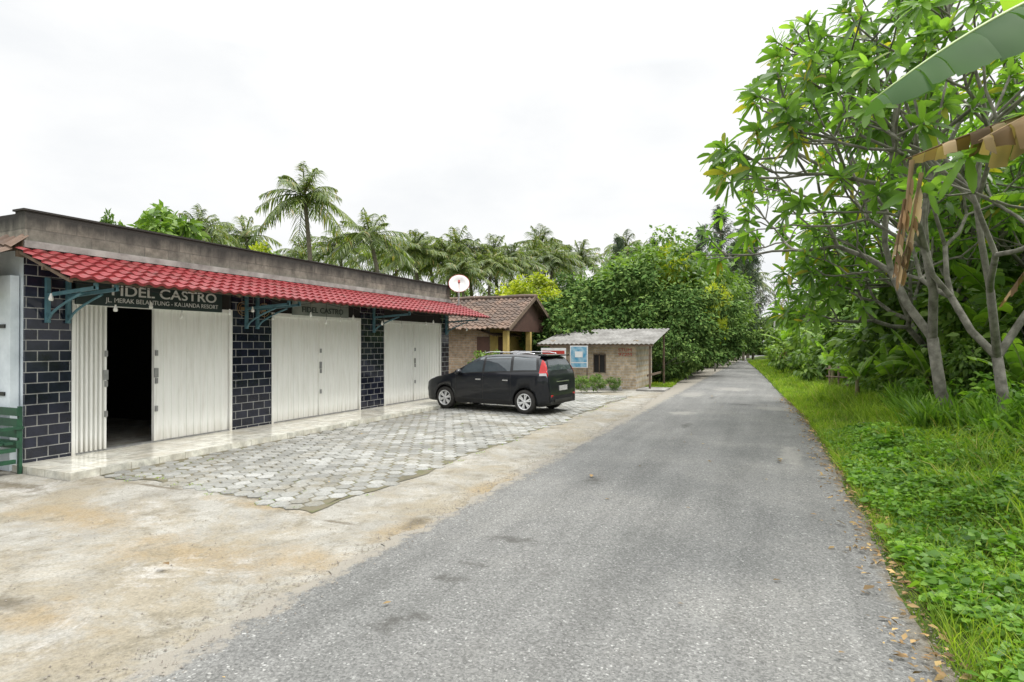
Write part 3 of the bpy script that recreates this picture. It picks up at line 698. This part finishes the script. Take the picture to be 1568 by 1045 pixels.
# ------------------------------------------------------------------ vegetation
def palm_mesh(name,h,crown,seed,nf=24,lean=.8):
    global R;R=np.random.RandomState(seed);mb=MB()
    t=np.linspace(0,1,10);az=R.uniform(0,6.28)
    pts=np.stack([lean*t**2*math.cos(az),lean*t**2*math.sin(az),h*t],1);tube(mb,pts,np.linspace(.20,.12,10),8,0)
    top=pts[-1]
    for i in range(nf):
        az=i*2.399+R.uniform(-.2,.2);el=math.radians(80-105*(i/nf)+R.uniform(-8,8));Lf=crown*R.uniform(.85,1.1)
        d=np.array([math.cos(az)*math.cos(el),math.sin(az)*math.cos(el),math.sin(el)])
        m=18;tt=np.linspace(0,1,m);sag=.5+.25*R.uniform()
        pp=top+d*Lf*tt[:,None]-np.array([0,0,1.])*(sag*Lf*tt**2.1)[:,None]*(.45+.55*math.cos(el))
        tube(mb,pp[::3],np.linspace(.04,.01,len(pp[::3])),4,1)
        T=norm(np.gradient(pp,axis=0));S=norm(np.cross(T,np.array([0,0,1.])))
        m2=32;ti=np.linspace(.12,.99,m2)
        for sg in(-1,1):
            ps=np.stack([np.interp(ti,tt,pp[:,k]) for k in range(3)],1);Ts=np.stack([np.interp(ti,tt,T[:,k]) for k in range(3)],1);Ss=np.stack([np.interp(ti,tt,S[:,k]) for k in range(3)],1)
            D=Ss*sg*.75+Ts*.65+R.normal(size=(m2,3))*.09;ln=Lf*.25*np.sin(np.clip(ti*.9+.12,0,1)*math.pi)**.6*R.uniform(.75,1.15,m2)
            ribbon(mb,ps,D,np.array([0,0,1.])+R.normal(size=(m2,3))*.2,ln,.075,[(0,.7),(.5,1),(1,.15)],R.uniform(.45,1.0,m2),1)
    for k in range(7):
        a=R.uniform(0,6.28);c=top+np.array([.28*math.cos(a),.28*math.sin(a),-.3])
        lathe(mb,[(.001,-.13),(.10,-.07),(.12,0),(.08,.09),(.001,.13)],c,'z',8,2)
    return mb.build(name,[M['bark'],M['palm'],M['coco']])
palms=[palm_mesh('coconut_palm',11,3.3,s,nf,ln) for s,nf,ln in((3,28,.6),(5,24,1.4),(8,30,.9),(21,21,1.2))]
used=set()
def place(src,px,zc,rot,scale):
    q=P(px,zc)
    if src.name not in used: used.add(src.name);o=src
    else: o=obj('coconut_palm',src.data)
    o.location=(q[0],q[1],0);o.rotation_euler[2]=rot;o.scale=scale
PL=[(481,302,37,1.0,0),(592,378,38,1.0,1),(300,352,40,.85,2),(395,368,50,1.,3),(530,393,50,1.1,2),(645,405,48,1.05,0),(702,375,50,1.1,3),(728,402,54,1.1,1),
 (672,402,58,1.2,2),(765,398,52,1.1,0),(800,392,60,1.2,3),(838,400,56,1.1,2),(862,392,66,1.3,3),(890,395,68,1.2,0),(560,418,58,1.2,3),(612,425,55,1.1,1),
 (745,428,46,.9,2),(690,430,50,1.,1),(785,428,50,1.,0),(440,388,52,1.,1),(350,376,55,1.,0),(820,378,75,1.4,0),(650,385,72,1.3,3),(935,385,76,1.3,1),(715,415,44,.8,0),(980,395,78,1.3,3),(1145,425,70,1.1,2)]
for i,(px,cy,zc,cf,k) in enumerate(PL):
    h=Zh(cy,zc);place(palms[k],px,zc,i*1.3+.4,(cf,cf,max(h/11,.8*cf)))
def crown(mb,c,rx,ry,rz,ncl,nlf,leaf,mat=0,cr=.28,aspect=.55,flat=0.5,minz=None,prof=LEAF):
    c=np.array(c,float)
    d=rdir(ncl);rad=R.uniform(.25,1,ncl)**.45;lump=1+.28*np.sin(d[:,0]*5+c[0]+ncl)*np.sin(d[:,1]*4+c[1]+nlf)
    cs=c+d*rad[:,None]*lump[:,None]*np.array([rx,ry,rz])
    if minz is not None: cs[:,2]=np.maximum(cs[:,2],minz+R.uniform(0,.6,ncl))
    rr=cr*min(rx,rz)*R.uniform(.55,1.35,ncl)
    o=norm(R.normal(size=(ncl,nlf,3)));o[:,:,2]*=.75
    p=cs[:,None]+o*(rr[:,None]*R.uniform(.35,1.1,(ncl,nlf)))[:,:,None];p=p.reshape(-1,3);n=len(p)
    out=norm(p-c);od=o.reshape(-1,3)
    D=norm(od*.7+out*.3+R.normal(size=(n,3))*.5-np.array([0,0,.25]));Nn=norm(np.array([0,0,1.])*flat+od*.6+R.normal(size=(n,3))*.4)
    s=leaf*R.uniform(.6,1.3,n);ribbon(mb,p,D,Nn,s,s*aspect,prof,.25,mat)
    return cs
def tree(name,H_,rx,rz,ncl,nlf,leaf,lm,seed,trunk=.22,aspect=.55,bark='fbark',cr=.28,low=None):
    global R;R=np.random.RandomState(seed);mb=MB()
    cz=H_-rz;cs=crown(mb,(0,0,cz),rx,rx,rz,ncl,nlf,leaf,1,cr,aspect,minz=low)
    zt=max(cz-rz*.45,H_*.15)
    tube(mb,[(0,0,-.1),(.05*H_*.3,0,zt*.5),(0,.04*H_,zt)],[trunk,trunk*.8,trunk*.6],8,0)
    for k in R.choice(len(cs),min(14,len(cs)),replace=False):
        e=cs[k];m=np.array([e[0]*.45,e[1]*.45+.02*H_,zt+(e[2]-zt)*.55]);tube(mb,[(0,.04*H_,zt-.05),m,e],[trunk*.45,trunk*.25,.02],5,0)
    return mb.build(name,[M[bark],M[lm]])
def put(o,px,zc,rot=0,s=1,z=0):
    q=P(px,zc);o.location=(q[0],q[1],z);o.rotation_euler[2]=rot;o.scale=(s,)*3 if not hasattr(s,'__len__') else s
def dup(o,px,zc,rot=0,s=1):
    n=obj(o.name.split('.')[0],o.data);put(n,px,zc,rot,s);return n
T1=tree('broadleaf_tree',10,5.2,4.2,120,110,.34,'broad',31,.3,low=1.5);put(T1,1010,44,0,(1.05,1.05,.95))
T2=tree('dark_mango_tree',7,3.8,3.3,110,130,.28,'darkleaf',32,.25,low=.6);put(T2,965,34,.5,(1.0,1.0,.86))
dup(T2,1035,31,2.,(.75,.75,.66));dup(T2,895,38,3.3,(.85,.85,.80));dup(T1,1080,50,1.2,(.72,.72,.84));dup(T2,1085,42,1.,(.70,.70,.7))
dup(T2,1108,54,4.,(.65,.65,.75));dup(T1,935,52,2.2,(.75,.75,.85));dup(T1,860,58,4.2,(.7,.7,.72));dup(T2,1130,64,1.,(.6,.6,.7))
T3=tree('lime_leaf_tree',7.2,2.4,2.2,70,110,.28,'lime',33,.16,low=2.5);put(T3,818,43,0,(1.,1.,.95))
dup(T3,393,40,1,(.75,.75,1.18));dup(T3,1095,36,2.,(.32,.32,.75));dup(T3,1030,42,2.,(.5,.5,1.25));dup(T3,1085,46,1.,(.6,.6,1.1))
T4=tree('tropical_tree',8,1.9,1.9,26,55,.40,'broad',34,.12,.5,low=4);put(T4,250,27,0,(1,1,1.06));dup(T4,172,31,2,(.5,.5,1.12));dup(T4,415,48,1.,(1,1,1.25))
T5=tree('garden_shrub',1.5,.7,.7,40,60,.10,'broad',35,.03,low=.1);put(T5,750,20.5,0,(1.0,1.0,.95))
dup(T5,915,20.6,1,.42);dup(T5,940,20.8,2,.35);dup(T5,890,20.4,3,.4)
S1=tree('dense_shrub',3,1.9,1.5,70,90,.19,'darkleaf',36,.06,low=.2);put(S1,1030,29,0,(1,1,1));dup(S1,1055,35,1,(.9,.9,.8));dup(S1,1012,26.5,2,.75)
dup(S1,1078,46,3.4,.9);dup(S1,870,27,1,1.1);dup(S1,905,29,2,1.1);dup(S1,950,29,4,1.2);dup(S1,820,30,5,1.2);dup(S1,1095,62,1.4,.9)
S2=tree('leafy_shrub',3,1.9,1.5,70,80,.22,'broad',37,.06,low=.2);put(S2,1205,48,0,.85)
def casuarina(name,h,seed):
    global R;R=np.random.RandomState(seed);mb=MB();tube(mb,[(0,0,0),(.1,0,h*.5),(0,.1,h)],[.2,.12,.02],7,0)
    nb_=110;zz=h*(.2+.8*np.linspace(0,1,nb_)**.9)
    for i,z in enumerate(zz):
        f=1-(z/h);ln=(.5+h*.26*f**.75)*R.uniform(.45,1.2);az=R.uniform(0,6.28);up=.45+.5*(z/h)
        e=np.array([math.cos(az),math.sin(az),up]);e/=np.linalg.norm(e);p0=np.array([0,0,z]);tube(mb,[p0,p0+e*ln*.6,p0+e*ln],[.035,.02,.006],4,0)
        m=55;t=R.uniform(.2,1.05,m);p=p0+e*ln*t[:,None]+R.normal(size=(m,3))*.10
        D=e*.5+R.normal(size=(m,3))*.5+np.array([0,0,-.1]);ribbon(mb,p,D,rdir(m),R.uniform(.3,.6,m),.06,[(0,1),(1,.4)],.5,1)
    return mb.build(name,[M['bark'],M['cas']])
C1=casuarina('casuarina_tree',15,41);C2=casuarina('casuarina_tree',13,42)
put(C1,1103,62,0,(.9,.9,Zh(322,62)/15));put(C2,1138,60,1,(.75,.75,Zh(355,60)/13))
for px,py,zc,r in((1075,350,66,2),(1153,365,64,3),(948,368,70,1),(1000,368,74,4),(870,380,80,5),(1125,375,58,2.5),(1060,380,70,3)): dup(C2 if r%2 else C1,px,zc,r,(.75,.75,Zh(py,zc)/(13 if r%2 else 15)))
R=np.random.RandomState(50);mb=MB()
for px in np.arange(60,1420,30):
    zc=R.uniform(88,105);q=P(px,zc);top=np.interp(px,[60,500,700,900,1100,1160,1200,1260,1420],[440,440,430,425,440,485,500,480,450])+R.uniform(-8,8)
    h=Zh(top,zc);crown(mb,(q[0],q[1],h*.5),3.4,3.4,h*.5,26,55,.75,0,.38,prof=[(0,.5),(1,.5)])
mb.build('distant_trees',[M['far']])
for px,zc,r,s in((1192,66,.3,.8),(1225,40,3,1.),(1255,30,2,.95),(1290,34,1,1.5),(1350,26,2,1.4),(1310,22,2,.85),(1385,17,4,.85),(1440,17,1,1.2),(1500,15,3,1.3),(1590,12,3,1.),(1330,42,1,2.1),(1260,58,1,2.0),(1540,11.6,1,.6),(1475,13,5,.6),(1410,14.5,2,.5)):
    dup(S2,px,zc,r,s)
dup(S1,1400,22,.5,1.5);dup(S1,1540,13.5,3,.8);dup(T2,1520,20,1.9,(.7,.7,.85));dup(T2,1460,25,1.,(.7,.7,.8));dup(T1,1560,28,.8,(.8,.8,.9));dup(T2,1640,15,.2,(.7,.7,.9));dup(T1,1420,36,2.4,(.6,.6,.7))
def skeleton(seed,lean,depth,L0,bias,r0,three,cut=.1):
    rs=np.random.RandomState(seed);segs=[];tips=[]
    def grow(p,d,Ln,r,dep):
        sd_=rs.normal(size=3);sd_/=np.linalg.norm(sd_);mid=p+d*Ln*.5+sd_*.07*Ln;e=p+d*Ln;segs.append((p,mid,e,r))
        if dep==0 or (dep<=2 and rs.uniform()<cut): tips.append((e,d));return
        nb_=3 if rs.uniform()<three else 2;a0=rs.uniform(0,6.28)
        s=np.cross(d,[.3,.2,.9]);s/=np.linalg.norm(s);u=np.cross(d,s)
        for k in range(nb_):
            az=a0+k*2*math.pi/nb_+rs.uniform(-.4,.4);an=math.radians(rs.uniform(26,50))
            nd_=d*math.cos(an)+(s*math.cos(az)+u*math.sin(az))*math.sin(an)+np.array([0,0,.12])+np.array(bias)*.3
            nd_/=np.linalg.norm(nd_)
            if nd_[2]<-.1: nd_[2]=.0
            grow(e,nd_,Ln*rs.uniform(.76,.95),r*.72,dep-1)
    d=np.array(lean,float);d/=np.linalg.norm(d);grow(np.zeros(3),d,L0,r0,depth);return segs,tips
def frangipani(name,loc,lean,depth,L0,seeds,bias,r0=.15,leaf=.34,leafy=True,three=.5,target=None,hard=None):
    global R;best=None
    for sdd in seeds:
        segs,tips=skeleton(sdd,lean,depth,L0,bias,r0,three)
        sc_=0;st=None
        if target:
            e=np.array([t[0] for t in tips])+np.array(loc);zc=-e[:,0]*SN+e[:,1]*CS;lat=e[:,0]*CS+e[:,1]*SN
            px=784+900*lat/zc;py=528-900*(e[:,2]-H)/zc
            st=(px.min(),np.percentile(py,5),np.percentile(py,93),len(tips))
            sc_=abs(st[0]-target[0])/25+abs(st[1]-target[1])/80+abs(st[2]-target[2])/100-len(tips)/250
            lf=px<target[0]+140
            sc_-=min(lf.sum(),60)/15
            if lf.sum()>10: sc_-=np.std(py[lf])/40-abs(np.mean(py[lf])-210)/60
        if best is None or sc_<best[0]: best=(sc_,sdd,segs,tips,st)
    _,sdd,segs,tips,st=best;print(name,sdd,st,len(tips));R=np.random.RandomState(sdd);mb=MB()
    for p,m_,e,r in segs: tube(mb,[p,m_,e],[r,r*.92,r*.86],7,0)
    if leafy:
      for e,d in tips:
        n=R.randint(12,18);s=np.cross(d,[.3,.2,.9]);s/=np.linalg.norm(s);u=np.cross(d,s);az=np.arange(n)*2.4+R.uniform(0,6)
        an=np.radians(np.linspace(105,25,n)+R.uniform(-10,10,n))
        D=d*np.cos(an)[:,None]+(s*np.cos(az)[:,None]+u*np.sin(az)[:,None])*np.sin(an)[:,None]
        P0=e+d*R.uniform(-.14,.02,n)[:,None];Nn=norm(d+.2*R.normal(size=(n,3)))
        Nn=np.where(np.abs((Nn*D).sum(1,keepdims=True))>.85,Nn+np.array([0,0,.9]),Nn)
        ln=leaf*R.uniform(.6,1.15,n);ribbon(mb,P0,D,Nn,ln,ln*.28,LEAF4,R.uniform(.1,.5,n),1,.12)
    return mb.build(name,[M['fbark'],M['frang']],None,loc)
q=P(1470,10.6);frangipani('frangipani_tree',(q[0],q[1],0),(-.24,-.05,1),6,1.85,range(60,360),(-.34,-.12,.08),.11,.34,three=.55,target=(1150,-60,400))
q=P(1556,9.4);frangipani('frangipani_tree',(q[0],q[1],0),(-.15,.05,1),6,1.5,range(60,120),(-.1,-.15,.1),.09,.33,three=.5,target=(1290,-60,400))
q=P(1450,14);frangipani('frangipani_tree',(q[0],q[1],0),(-.2,.05,1),6,1.4,range(60,160),(-.2,0,-.1),.10,.36,three=.5,target=(1215,120,450))
q=P(1560,14);frangipani('frangipani_tree',(q[0],q[1],0),(-.1,.0,1),6,1.5,[69],(0,0,0),.12,.38,three=.6)
q=P(1245,34);frangipani('bare_tree',(q[0],q[1],0),(-.1,.0,1),6,1.35,[70],(0,0,0),.09,.38,leafy=False,three=.4)
def bleaf(mb,p0,d,Lf,W,a,b,nst=22,mat=1,gap=.1,rib=2,droop=.35,ragged=False,vz_=.3):
    p0=np.array(p0,float);d=np.array(d,float);d/=np.linalg.norm(d);tt=np.linspace(0,1,16)
    pp=p0+d*Lf*tt[:,None]+np.array([0,0,1.])*((a*tt-b*tt**2)*Lf)[:,None];tube(mb,pp,np.linspace(.028,.006,16)*min(1,Lf/1.5),6,rib)
    T=norm(np.gradient(pp,axis=0));S=norm(np.cross(T,np.array([0,0,1.])));nst=int(nst*1.6);dt=.86/nst
    for sg in(-1,1):
        i=0
        while i<nst:
            g=min(R.randint(2,4) if ragged else R.randint(2,7),nst-i);dang=R.normal()*(.16 if ragged else .06);dd=droop+R.uniform(0,.5 if ragged else .3)
            lenf=R.uniform(.5,1.) if ragged else R.uniform(.93,1)
            if R.uniform()>gap:
                G=[]
                for k in range(g+1):
                    t=.13+(i+k)*dt;t2=t-(.15*dt if k==g else 0);c=np.array([np.interp(t2,tt,pp[:,j]) for j in range(3)]);Tt=np.array([np.interp(t2,tt,T[:,j]) for j in range(3)]);Ss=np.array([np.interp(t2,tt,S[:,j]) for j in range(3)])
                    w=W/2*max(math.sin(min(t*.84+.13,1)**.8*math.pi),0.02)**.55*lenf*R.uniform(.97,1.0)
                    D=Ss*sg+Tt*(.25+dang)+np.array([0,0,vz_]);D/=np.linalg.norm(D)
                    shr=1-.25*abs(k/g-.5)*(1 if ragged else .5)
                    G.append([c+D*w*u*(shr if u>.6 else 1)-np.array([0,0,1.])*dd*w*u*u+np.array([0,0,.008*(k%2)*(u>0)]) for u in(0,.25,.5,.75,.92,1)])
                grid(mb,G,mat,True)
            i+=g
def banana(name,seed,h,nl,Lf,mat='banana',deadn=2):
    global R;R=np.random.RandomState(seed);mb=MB();tube(mb,[(0,0,0),(.05,0,h*.5),(0,0,h)],[.11,.09,.05],10,0)
    for i in range(nl):
        az=i*2.4+R.uniform(-.3,.3);el=math.radians(R.uniform(35,75));bleaf(mb,(0,0,h-.05),(math.cos(az)*math.cos(el),math.sin(az)*math.cos(el),math.sin(el)),Lf*R.uniform(.8,1.1),Lf*.33,.1,R.uniform(.25,.7),14)
    for i in range(deadn):
        az=R.uniform(0,6.28);bleaf(mb,(0,0,h-.2),(math.cos(az)*.5,math.sin(az)*.5,-.2),Lf*.6,Lf*.18,.2,.9,10,3,.3,3,.9,True)
    return mb.build(name,[M['bstem'],M[mat],M['brib'],M['dead']])
M['bstem']=simple('banana_stem',(.20,.20,.08),(.13,.09,.05),5,.7);M['brib']=simple('banana_midrib',(.26,.36,.11),(.24,.32,.10),5,.5)
B1=banana('banana_plant',71,1.7,9,1.9);put(B1,1205,36,0,1)
B2=banana('banana_plant',72,1.1,7,1.6,deadn=0);put(B2,1312,15,1,.72)
dup(B1,1345,19,1,.9);dup(B2,1240,28,2,1.1);dup(B1,1275,24,3,.85);dup(B2,1420,13,4,.9);dup(B1,1500,12.4,1.5,1.05);dup(B1,1225,44,2.1,1.1);dup(B2,1195,52,2.1,1.3);dup(B2,1575,10.2,2.,.9);dup(B1,1470,16,2.6,1.3);dup(B1,1390,22,.6,1.2);dup(B2,1365,14.5,3.,.8);dup(B1,1545,13.5,4.,1.3);dup(B2,1275,20,5,.8)
R=np.random.RandomState(80);mb=MB();q=P(1735,6.2);bx_,by_=q
tube(mb,[(bx_,by_,0),(bx_-.1,by_,2.),(bx_-.15,by_,3.6)],[.17,.14,.08],12,0)
def W3(px,py,zc): a=P(px,zc);return np.array([a[0],a[1],Zh(py,zc)])
def bl2(a,b,W,arch,mat,nst=26,gap=.03,rib=2,droop=.35,rg=False,v=.3):
    a=np.array(a);b=np.array(b);d=b-a;Lf=np.linalg.norm(d);bleaf(mb,a,d,Lf,W,arch,arch,nst,mat,gap,rib,droop,rg,v)
bl2(W3(1760,-60,5.2),W3(1335,155,4.4),.84,.20,4,26,.0,2,.35,False,-.45)
bl2((bx_-.15,by_,3.5),W3(1500,-160,5.2),.6,.1,1)
bl2(W3(1740,130,5.6),W3(1385,245,5.8),.40,.10,3,18,.3,3,1.5,True)
bl2(W3(1640,150,5.4),W3(1500,215,5.3),.6,.08,3,6,.1,3,1.4,True)
bl2((bx_-.1,by_,3.4),W3(1640,330,5.5),.55,.2,1)
bl2(W3(1720,300,5.6),W3(1520,300,6.0),.5,.2,1)
for dx,l0 in((0,0),(14,20),(-12,60),(6,90)):
    bl2(W3(1398+dx,245+l0,5.8),W3(1374+dx*.5,445-l0*.3,5.8),.20,.03,3,12,.2,3,.9,True)
bl2(W3(1600,380,5.6),W3(1530,470,5.8),.25,.1,3,10,.25,3,.9,True)
mb.build('banana_plant',[M['bstem'],M['banana'],M['brib'],M['dead'],M['banana2']])
R=np.random.RandomState(90);mb=MB()
for px,zc,k in[(1415,12.5,50),(1440,12,60),(1470,11.4,60),(1500,10.8,60),(1530,10.4,50),(1390,14,50),(1560,9.8,50),(1455,13,60),(1350,16,40),(1490,9.4,30),(1590,8.6,60),(1600,7.6,50),(1405,10.8,40),(1430,9.8,40),(1375,12.5,40),(1540,8.8,50),(1570,8.0,50)]:
    q=P(px,zc)
    for c in range(4):
        cx,cy=q[0]+R.normal()*.3,q[1]+R.normal()*.3;D=rdir(k)*.5;D[:,2]=1;zb=float(vz(np.array([cx]),np.array([cy]))[0])
        ribbon(mb,np.stack([cx+R.normal(size=k)*.07,cy+R.normal(size=k)*.07,np.full(k,zb)],1),D,rdir(k),R.uniform(.4,.95,k),.035,[(0,.8),(.4,1),(.75,.7),(1,.05)],R.uniform(.2,.6,k),0)
mb.build('strap_leaf_plants',[M['lily']])
mb=MB()
for k in range(110):
    y=R.uniform(3,30);x=3.2+off(y)+R.uniform(0,2.8);s_=R.uniform(.35,.65);crown(mb,(x,y,.5+s_*.3),s_,s_,s_*.9,8,50,.12,0,.5,.6)
mb.build('undergrowth',[M['cover']])
mb=MB()
for k in range(9):
    q=P(1270+14*k,19-k*.3);tube(mb,[(q[0],q[1],0),(q[0],q[1],1.0)],.03,6)
qa=P(1265,19.1);qb=P(1390,16.5)
for z in(.65,.9): tube(mb,[(qa[0],qa[1],z),(qb[0],qb[1],z)],.025,6)
mb.build('bamboo_fence',[M['wood']])
mb=MB();q=P(1186,85);tube(mb,[(q[0],q[1],0),(q[0],q[1],8)],[.14,.09],8,0);beam(mb,(q[0]-.7,q[1],7.6),(q[0]+.7,q[1],7.6),.09,.09,0)
q2=P(1290,60)
for k in(-.6,0,.6):
    t=np.linspace(0,1,12);tube(mb,[(q[0]+k+(q2[0]-q[0])*u,q[1]+(q2[1]-q[1])*u,7.7-2.2*u*(1-u)) for u in t],.012,4,1)
mb.build('utility_pole',[M['plaster'],M['black']])
# ------------------------------------------------------------------ sky / light
EL=math.radians(58);AZ=math.radians(60)
w=bpy.data.worlds.new("World");sc.world=w;w.use_nodes=True;nt=w.node_tree;bg=nt.nodes['Background']
sky=nd(nt,'ShaderNodeTexSky',sky_type='NISHITA');sky.sun_disc=False;sky.sun_elevation=EL;sky.sun_rotation=AZ
hs_=mix(nt,1.,sky.outputs[0],(.13,.13,.13),'MULTIPLY')
g=nd(nt,'ShaderNodeTexCoord').outputs['Generated'];mp=nd(nt,'ShaderNodeMapping',{'Vector':g,'Scale':(1,1,2.2)}).outputs[0]
n1=noise(nt,mp,1.7,7,.55,.3);n2=noise(nt,mp,2.6,6,.55,.2)
z=nd(nt,'ShaderNodeSeparateXYZ',{0:g}).outputs[2]
cl=ramp(nt,n2,[(.32,(.86,.88,.90)),(.5,(.94,.95,.955)),(.62,(1.0,1.0,1.0))])
gain=math_(nt,'ADD',1.06,math_(nt,'MULTIPLY',math_(nt,'MAXIMUM',math_(nt,'SUBTRACT',z,.42),0.),5.2))
gc=nd(nt,'ShaderNodeCombineXYZ',{0:gain,1:gain,2:gain}).outputs[0];cl=mix(nt,1.,cl,gc,'MULTIPLY')
cov=ramp(nt,n1,[(.30,.6),(.42,.94),(.5,1.)])
tot=mix(nt,cov,hs_,cl)
L(nt,tot,bg.inputs[0]);bg.inputs[1].default_value=1.
sl_=bpy.data.lights.new('sun','SUN');sl_.energy=2.6;sl_.angle=math.radians(10);sl_.color=(1,.96,.90)
so=obj('sun',sl_);dv=Vector((math.sin(AZ)*math.cos(EL),math.cos(AZ)*math.cos(EL),math.sin(EL)));so.rotation_euler=dv.to_track_quat('Z','Y').to_euler()
sc.view_settings.view_transform='Standard';sc.view_settings.look='None';sc.view_settings.exposure=0
cam=bpy.data.cameras.new('camera');co_=obj('camera',cam);cam.sensor_width=36;cam.lens=900/1568*36;cam.clip_end=2000;cam.clip_start=.05
co_.location=(0,0,H);co_.rotation_euler=(math.radians(90+.35),0,TH);sc.camera=co_
